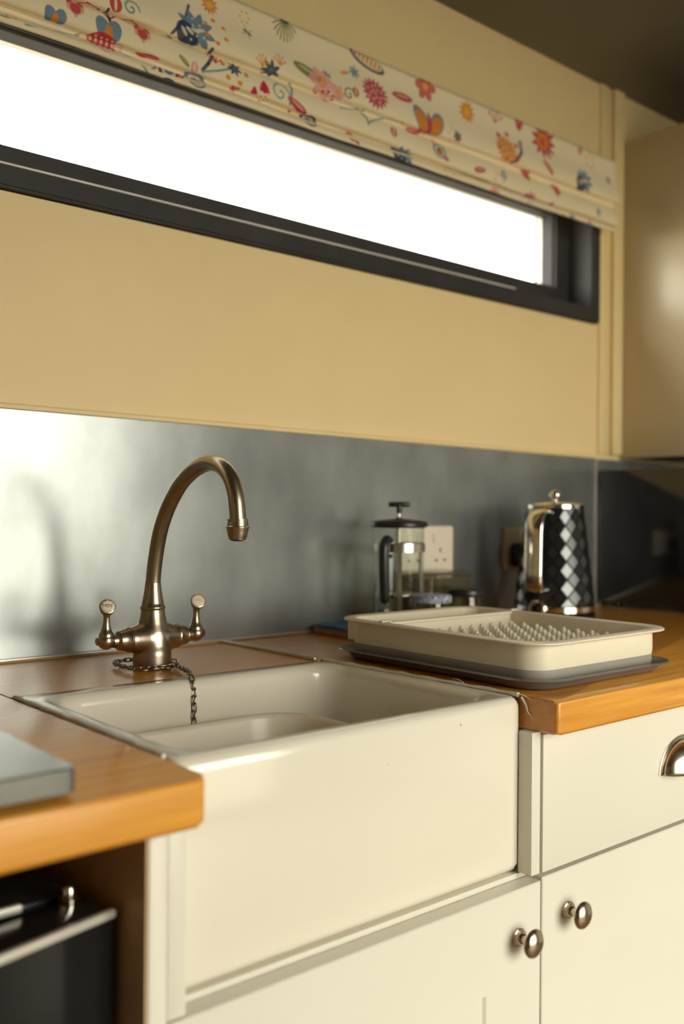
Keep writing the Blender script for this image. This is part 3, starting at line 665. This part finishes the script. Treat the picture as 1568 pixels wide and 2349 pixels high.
b = B(); q = lambda e, y: [Vector((p.x, y, p.y)) for p in rr(1.4895+e, 1.5325-e, .0950+e, .1420-e, .012, 0, 5)]
loft(b, [q(0, -.0120), q(0, -.030), q(.004, -.037), q(.010, -.039)]); obj('plug_body', b, 'black_plastic', pg_, 40)
b = B(); tube(b, smooth_pts([(1.511, -.030, .096), (1.510, -.036, .080), (1.507, -.043, .045), (1.499, -.0475, .014), (1.489, -.0505, .0042), (1.478, -.0520, .0038)], 6), .0032, 10); obj('cord', b, 'black_plastic', pg_)

# kettle
kx, ky = 1.4720, -.1330
kt = thing('electric_kettle', 'black diamond-faceted electric kettle with chrome handle beside the microwave', 'kettle', (kx, ky, 0))
b = B(); lathe(b, [(.0740, .0005), (.0765, .002), (.0765, .0150), (.0730, .0190), (.0600, .0195)], (kx, ky, 0), n=48); obj('power_base', b, 'black', kt, 40)
b = B(); lathe(b, [(.0725, .0200), (.0745, .0215), (.0745, .0310), (.0725, .0325)], (kx, ky, 0), n=48); obj('bottom_ring', b, 'chrome', kt, 40)
b = B(); NF, rows = 16, 11; z0_, z1_ = .0325, .2120
def kp(k, i):
    u = min(max(k/rows, 0), 1); r_ = .0740-.0215*u; a = 2*PI*i/NF
    return Vector((kx+r_*math.cos(a), ky+r_*math.sin(a), z0_+(z1_-z0_)*u))
lathe(b, [(.0722, z0_-.0003), (.0510, z1_+.0003)], (kx, ky, 0), n=52)
for k in range(-1, rows):                              # flat diamond plates standing proud of the body
    for i in range(NF):
        ii = i+.5*(k % 2)
        cs = [kp(k, ii), kp(k+1, ii+.5), kp(k+2, ii), kp(k+1, ii-.5)]
        if k == -1: cs = cs[1:]
        if k == rows-1: cs = cs[:2]+cs[3:]
        cen = sum(cs, Vector())/len(cs); a = 2*PI*ii/NF
        nv = Vector((math.cos(a), math.sin(a), .0215/(z1_-z0_))).normalized()
        out_ = [c3+(cen-c3)*.03-nv*.0012 for c3 in cs]
        inn = [c3+(cen-c3)*.16 for c3 in cs]; off_ = max((q3-cen).dot(nv) for q3 in inn)
        inn = [q3-nv*((q3-cen).dot(nv))+nv*.0008 for q3 in inn]
        loft(b, [out_, inn], False, True)
kb = obj('kettle_body', b, 'kettle', kt, 0)
b = B(); lathe(b, [(.0505, .2105), (.0535, .2120), (.0535, .2175), (.0510, .2195), (.0460, .2215), (.0300, .2240), (.010, .2250)], (kx, ky, 0), n=48); kl = obj('lid', b, 'chrome', kt, 30)
b = B(); lathe(b, [(.0045, .2245), (.0040, .2280), (.0080, .2300), (.0115, .2345), (.0120, .2385), (.0095, .2430), (.0040, .2455)], (kx, ky, 0), n=28); obj('lid_knob', b, 'chrome', kl, 50)
ka = math.radians(196); kd = Vector((math.cos(ka), math.sin(ka), 0)); kn = Vector((-kd.y, kd.x, 0)); c0 = Vector((kx, ky, 0))
hp_ = smooth_pts([c0+kd*.048+Vector((0, 0, .2030)), c0+kd*.070+Vector((0, 0, .2050)), c0+kd*.092+Vector((0, 0, .1960)), c0+kd*.1010+Vector((0, 0, .175)), c0+kd*.1030+Vector((0, 0, .140)), c0+kd*.1040+Vector((0, 0, .105)), c0+kd*.1040+Vector((0, 0, .082)), c0+kd*.0980+Vector((0, 0, .0680)), c0+kd*.086+Vector((0, 0, .0630)), c0+kd*.072+Vector((0, 0, .0640))], 6)
b = B(); lps = []
for i, p in enumerate(hp_):
    tg_ = (hp_[min(i+1, len(hp_)-1)]-hp_[max(i-1, 0)]).normalized(); nn = kn.cross(tg_).normalized()
    wv = .0165; tv_ = .0055
    lps.append([p+kn*(wv*math.copysign(abs(math.cos(a))**.6, math.cos(a)))+nn*(tv_*math.copysign(abs(math.sin(a))**.8, math.sin(a))) for a in np.linspace(0, 2*PI, 20, endpoint=False)])
loft(b, lps); obj('handle', b, 'chrome', kt, 50)
b = B(); loft(b, [[c0+kd*r_+kn*q_+Vector((0, 0, z)) for r_, q_ in ((.045, -w_), (.045+t_, -w_*.4), (.045+t_, w_*.4), (.045, w_))] for z, w_, t_ in ((.170, .002, .012), (.190, .012, .020), (.208, .020, .032), (.2110, .020, .034))]); 
for v in b.verts:
    d_ = v.co-c0; v.co = Vector((kx-d_.x, ky-d_.y, v.co.z))
obj('spout', b, 'chrome', kt, 30)
sw = c0+kd*.0815
b = B(); lathe(b, [(.0060, -.012), (.0060, -.004), (.0135, -.003), (.0165, 0), (.0170, .003), (.0150, .0055), (.0110, .0062)], sw+Vector((0, 0, .0300)), (kd+Vector((0, 0, .15))), 32); sw_ = obj('switch_ring', b, 'chrome', kt, 40)
b = B(); lathe(b, [(.0112, .0058), (.0100, .0068), (.004, .0085)], sw+Vector((0, 0, .0300)), (kd+Vector((0, 0, .15))), 24); obj('switch_lens', b, 'black', sw_, 50)

# microwave in the corner
mw = thing('microwave_oven', 'large glossy black microwave in the corner right of the kettle', 'microwave', (2.02, -.2, 0))
b = B(); box(b, 1.7920, 2.2600, -.3650, -.0100, .0120, .2990, .003); obj('case', b, 'black', mw)
b = B(); box(b, 1.7935, 2.1350, -.3830, -.3655, .0150, .2970, .003); md_ = obj('microwave_door', b, 'black', mw)
b = B(); tube(b, smooth_pts([(2.110, -.383, .26), (2.110, -.405, .25), (2.110, -.405, .06), (2.110, -.383, .05)], 4), .006, 10); obj('door_handle', b, 'steel', md_)
b = B(); box(b, 2.1370, 2.2590, -.3830, -.3655, .0150, .2970, .003); cpn = obj('control_panel', b, 'black', mw)
b = B(); lathe(b, [(.022, 0), (.021, .012), (.019, .014)], (2.198, -.383, .10), (0, -1, 0), 24); obj('dial', b, 'steel', cpn)
for x, y in ((1.815, -.335), (2.235, -.335), (1.815, -.04), (2.235, -.04)):
    b = B(); lathe(b, [(.012, .0004), (.013, .012)], (x, y, 0), n=16); obj('foot', b, 'black_plastic', mw)
# wall cabinet
wc = thing('wall_cabinet', 'tall pale satin wall cabinet above the microwave at the right', 'cabinet', (2.2, -.17, .3279))
b = B(); box(b, 1.8800, 2.6800, -.3300, -.0005, .3279, 1.0440, .0015); obj('carcass', b, 'panel', wc)
for k in range(2):
    b = B(); shaker(b, 1.8810+k*.4, 2.2790+k*.4, .330, 1.0425, -.350, -.3302, .08, .08); obj('door', b, 'panel', wc, 20)

b = B(); tube(b, smooth_pts([(.8395, -.4800, .0012), (.8420, -.4700, .0030), (.8450, -.4640, .0022), (.8462, -.4560, .0012)], 5), .0007, 6); tag(obj('wood_splinter', b, 'rack'), 'thin pale splinter on the worktop between sink and drip tray', 'splinter')

# ================================================================== Roman blind with printed fabric
W_, H_, XA, XW = 3200, 432, .30, 1.60
SLEN = [0]
for a, c2 in zip(PROFILE, PROFILE[1:]): SLEN.append(SLEN[-1]+math.hypot(c2[0]-a[0], c2[1]-a[1]))
ST = SLEN[-1]
PAL = {'R': lin((196, 44, 62)), 'C': lin((190, 62, 84)), 'O': lin((222, 136, 48)), 'N': lin((52, 62, 88)), 'S': lin((98, 128, 152)), 'T': lin((120, 152, 150)), 'P': lin((226, 158, 150)), 'G': lin((122, 124, 62)), 'B': lin((88, 60, 52)), 'W': (.82, .70, .48), 'Y': lin((235, 190, 80))}
BASE = np.array((.87, .745, .515))
img = np.tile(BASE, (H_, W_, 1)).astype(np.float32)
rng = np.random.default_rng(3)
img *= (1+.02*rng.standard_normal((H_, W_, 1))).astype(np.float32)
def region(x, s, rad):
    ia = int(max(0, (x-rad-XA)/XW*W_)); ib = int(min(W_, (x+rad-XA)/XW*W_+1)); ja = int(max(0, (s-rad)/ST*H_)); jb = int(min(H_, (s+rad)/ST*H_+1))
    if ib <= ia or jb <= ja: return None
    X, Sg = np.meshgrid((np.arange(ia, ib)+.5)/W_*XW+XA-x, (np.arange(ja, jb)+.5)/H_*ST-s); return (slice(ja, jb), slice(ia, ib)), X, -Sg
def paint(x, s, rad, fn, col, al=.92):
    rg = region(x, s, rad)
    if rg is None: return
    sl_, X, Y = rg; d_ = fn(X, Y); a = np.clip(.5-d_/.0009, 0, 1)[..., None]*al
    img[sl_] = img[sl_]*(1-a)+np.array(col, dtype=np.float32)*a
def ell(a, bb, rot=0., ox=0., oy=0.):
    cr, sr = math.cos(rot), math.sin(rot)
    def f(X, Y):
        u = (X-ox)*cr+(Y-oy)*sr; v = -(X-ox)*sr+(Y-oy)*cr; k = np.sqrt((u/a)**2+(v/bb)**2); return (k-1)*min(a, bb)
    return f
def starf(r, n, depth=.5, rot=0.):
    def f(X, Y):
        th = np.arctan2(Y, X)+rot; rad = np.hypot(X, Y); tri = np.abs(((th*n/(2*PI)) % 1)-.5)*2
        return rad-r*(depth+(1-depth)*tri)
    return f
def heartf(r):
    def f(X, Y):
        x = X/r*1.15; y = Y/r*1.1+.1; return ((x*x+y*y-.75)**3-x*x*y**3*1.1)*r*.4
    return f
def stroke(P, wd, col, al=.9):
    for a, c2 in zip(P, P[1:]):
        mx, ms = (a[0]+c2[0])/2, (a[1]+c2[1])/2; ln = math.hypot(c2[0]-a[0], c2[1]-a[1])
        ax, ay, bx_, by_ = a[0]-mx, -(a[1]-ms), c2[0]-mx, -(c2[1]-ms)
        def f(X, Y, ax=ax, ay=ay, bx_=bx_, by_=by_):
            t_ = np.clip(((X-ax)*(bx_-ax)+(Y-ay)*(by_-ay))/max(ln*ln, 1e-9), 0, 1); return np.hypot(X-ax-t_*(bx_-ax), Y-ay-t_*(by_-ay))-wd
        paint(mx, ms, ln/2+wd*3, f, col, al)
def motif(k, x, s, r, ck):
    c = PAL[ck]; P = lambda fn, col=c, al=.92, rad=1.6: paint(x, s, r*rad, fn, col, al)
    if k == 'heart': P(heartf(r))
    elif k == 'oval': P(ell(r*.75, r)); P(ell(r*.18, r*.8), PAL['W'])
    elif k == 'ring': P(ell(r*.8, r)); P(ell(r*.6, r*.8), PAL['W'])
    elif k == 'leaf': P(ell(r*1.05, r*.36, -.8+(x*7 % 1.2))); P(ell(r*.7, r*.10, -.8+(x*7 % 1.2), 0, r*.08), PAL['W'], .5)
    elif k == 'straw':
        P(ell(r, r*.78, -.25))
        for i in range(-2, 3):
            for j in range(-1, 2): P(ell(r*.10, r*.10, 0, i*r*.36+(j % 2)*r*.18, j*r*.40), PAL['W'])
    elif k == 'bell':
        P(ell(r*.55, r*.9, .35, -r*.35, -r*.05)); P(ell(r*.55, r*.9, -.35, r*.35, -r*.05), PAL['N'] if s < .15 else c); P(ell(r*.28, r*.6, 0, 0, -r*.25), PAL['O']); P(ell(r*.9, r*.35, 0, 0, -r*1.0), PAL['W'])
    elif k == 'swirl':
        stroke([(x+r*(1-t_)*math.cos(9*t_), s-r*(1-t_)*math.sin(9*t_)) for t_ in np.linspace(0, .9, 20)], .0014, c)
    elif k == 'crown':
        P(starf(r, 9, .55, .2)); P(ell(r*.5, r*.62, .6, -r*.45, -r*.35), PAL['N'])
        for i in range(4): P(ell(r*.09, r*.22, .6+.4*i, -r*.6+i*r*.28, -r*.25+.1*r*i), PAL['W'], .8)
        for i in range(8): P(ell(r*.06, r*.06, 0, r*.15*math.cos(i*2.4)*(1+i*.4), r*.15*math.sin(i*2.4)*(1+i*.4)), PAL['W'], .7)
    elif k == 'dots':
        for i in range(6): P(ell(r*.17, r*.15, 0, r*.8*math.cos(i*1.05+x*9), r*.8*math.sin(i*1.05+x*9)))
    elif k == 'sun': P(starf(r, 11, .55)); P(ell(r*.38, r*.38), PAL['Y'] if ck == 'O' else PAL['O'], .8)
    elif k == 'bee':
        P(ell(r*.7, r*.22, -.5)); P(ell(r*.2, r*.22, -.5), PAL['O'])
        for a in (.6, 1.9): stroke([(x, s), (x+r*math.cos(a), s-r*math.sin(a))], .0006, PAL['T'])
        for a in (3.6, 5.0): stroke([(x, s), (x+r*math.cos(a), s-r*math.sin(a))], .0006, PAL['T'])
    elif k == 'fan':
        for i in range(9):
            a = PI+.35+i*.30; stroke([(x, s-r*.55), (x+r*.75*math.cos(a), s-r*.55-r*.9*math.sin(a)), (x+r*.95*math.cos(a), s-r*.55-r*1.35*math.sin(a))], .0012, c)
        P(ell(r*.40, r*.24, 0, 0, r*.62), PAL['N'])
    elif k == 'spray':
        for i in range(5):
            a = .5+i*.52; stroke([(x, s+r*.5), (x+r*math.cos(a)*.9, s+r*.5-r*1.3*math.sin(a))], .0009, c); P(ell(r*.13, r*.13, 0, r*.9*math.cos(a), -r*.5+r*1.3*math.sin(a)))
    elif k == 'rosette':
        P(ell(r, r*.95)); P(ell(r*.72, r*.66, 0, 0, -r*.1), PAL['W']); P(ell(r*.45, r*.45, 0, 0, -r*.15), PAL['S'] if ck == 'N' else PAL['N'])
        for i in range(3): P(ell(r*.15, r*.3, (i-1)*.5, (i-1)*r*.3, -r*.3), PAL['O'])
    elif k == 'star': P(starf(r, 7, .42, .3)); P(ell(r*.25, r*.25), PAL['S'], .6)
    elif k == 'flower':
        for i in range(6): P(ell(r*.38, r*.30, i*1.05, r*.6*math.cos(i*1.05), r*.6*math.sin(i*1.05)), c, .8)
        P(ell(r*.35, r*.35), PAL['O'] if ck != 'O' else PAL['C'], .7)
    elif k == 'tulip':
        for a in (-.45, 0, .45): P(ell(r*.26, r*.75, a, r*.45*math.sin(-a)*-1.4, 0))
        P(ell(r*.45, r*.4, 0, 0, -r*.35))
    elif k == 'boat':
        P(ell(r*1.0, r*.30, -.22), PAL['N']); P(ell(r*.86, r*.25, -.22, 0, r*.06), PAL['W'])
        for i in range(-3, 4): P(ell(r*.055, r*.20, -.22, i*r*.22, r*.06-i*r*.05), PAL['O'])
    elif k == 'thistle':
        P(starf(r*1.1, 17, .70)); 
        for i in range(14): P(ell(r*.08, r*.08, 0, r*.2*math.sqrt(i)*math.cos(i*2.4), r*.2*math.sqrt(i)*math.sin(i*2.4)), PAL['W'], .75)
    elif k == 'butter':
        for sx_ in (-1, 1): P(ell(r*.42, r*.78, sx_*-.5, sx_*r*.48, 0), PAL['S']); P(ell(r*.32, r*.62, sx_*-.5, sx_*r*.48, -r*.05), PAL['O'])
        P(ell(r*.14, r*.7, 0, 0, -r*.15), PAL['C'])
for mo in MOTIFS:
    if mo[0] == 'stroke': stroke(mo[1], mo[2], PAL[mo[3]])
for mo in MOTIFS:
    if mo[0] != 'stroke': motif(*mo)
for xa, sa, ka_, ra_, ca_ in ((.37, .06, 'sun', .014, 'O'), (.40, .12, 'heart', .012, 'R'), (.36, .18, 'flower', .014, 'P'), (.44, .03, 'fan', .016, 'G'), (.55, .02, 'crown', .02, 'S'), (.62, .015, 'tulip', .012, 'R')): motif(ka_, xa, sa, ra_, ca_)
px4 = np.ones((H_, W_, 4), dtype=np.float32)
lo_ = np.clip(img, 0, 1); px4[..., :3] = np.where(lo_ <= .0031308, lo_*12.92, 1.055*lo_**(1/2.4)-.055)
im = bpy.data.images.new('fabric_print', W_, H_, alpha=False); im.colorspace_settings.name = 'sRGB'
im.pixels.foreach_set(px4.ravel()); im.update(); im.pack()
fm = mat('printed_linen', (.8, .66, .43), .9, bump=.15, bscale=900)
nt = fm.node_tree; ti = nt.nodes.new('ShaderNodeTexImage'); ti.image = im; ti.extension = 'EXTEND'
uvn = nt.nodes.new('ShaderNodeUVMap'); uvn.uv_map = 'UVMap'; nt.links.new(uvn.outputs['UV'], ti.inputs['Vector']); nt.links.new(ti.outputs['Color'], nt.nodes['Principled BSDF'].inputs['Base Color'])
nt.nodes['Principled BSDF'].inputs['Specular IOR Level'].default_value = .1
rb = thing('roman_blind', 'cream Roman blind with printed hearts and flowers, drawn up above the window', 'blind', (1.1, -.03, .81))
b = B(); uvl = b.loops.layers.uv.new('UVMap'); bx0_, bx1_ = .302, 1.806; nc = 230; cols = []
for i in range(nc+1):
    x = bx0_+(bx1_-bx0_)*i/nc; col = []
    for k, (y, z) in enumerate(PROFILE):
        f_ = min(1, k/5); sag = .0006*math.sin(x*9+k*.2)+.0005*math.sin(x*23+1.3); lf = min(1, max(0, (1.0-x)/.35)); rg_ = min(1, max(0, (x-1.0)/.45)); sag += (.0035*lf if k > 18 else (.0065*lf-.0055*rg_ if k > 11 else 0))
        y2 = y+f_*(.0007*math.sin(x*14+k*.3)+.0005*math.sin(x*31+k*.6)); z2 = z+f_*sag
        endf = max(0, (x-1.74)/.066); z2 += f_*endf*.003*math.sin(k*.9)
        if y2 > -.0145: y2 = -.0145
        col.append((b.verts.new((x-endf*.024*max(0, k/(len(PROFILE)-1)-.35), y2, z2)), (x-XA)/XW, SLEN[k]/ST))
    cols.append(col)
for a, c2 in zip(cols, cols[1:]):
    for k in range(len(PROFILE)-1):
        q4 = (a[k], a[k+1], c2[k+1], c2[k]); f = b.faces.new([v[0] for v in q4])
        for lp_, v in zip(f.loops, q4): lp_[uvl].uv = (v[1], v[2])
fb = obj('fabric', b, fm, rb, 0); fb.data.shade_smooth()
md = fb.modifiers.new('cloth_thickness', 'SOLIDIFY'); md.thickness = .0012; md.offset = -1
b = B(); box(b, .302, 1.804, -.0350, -.0005, .9600, .9735, .001); obj('headrail', b, 'trim', rb)

for o in S.objects:
    if '_org' in o: del o['_org']
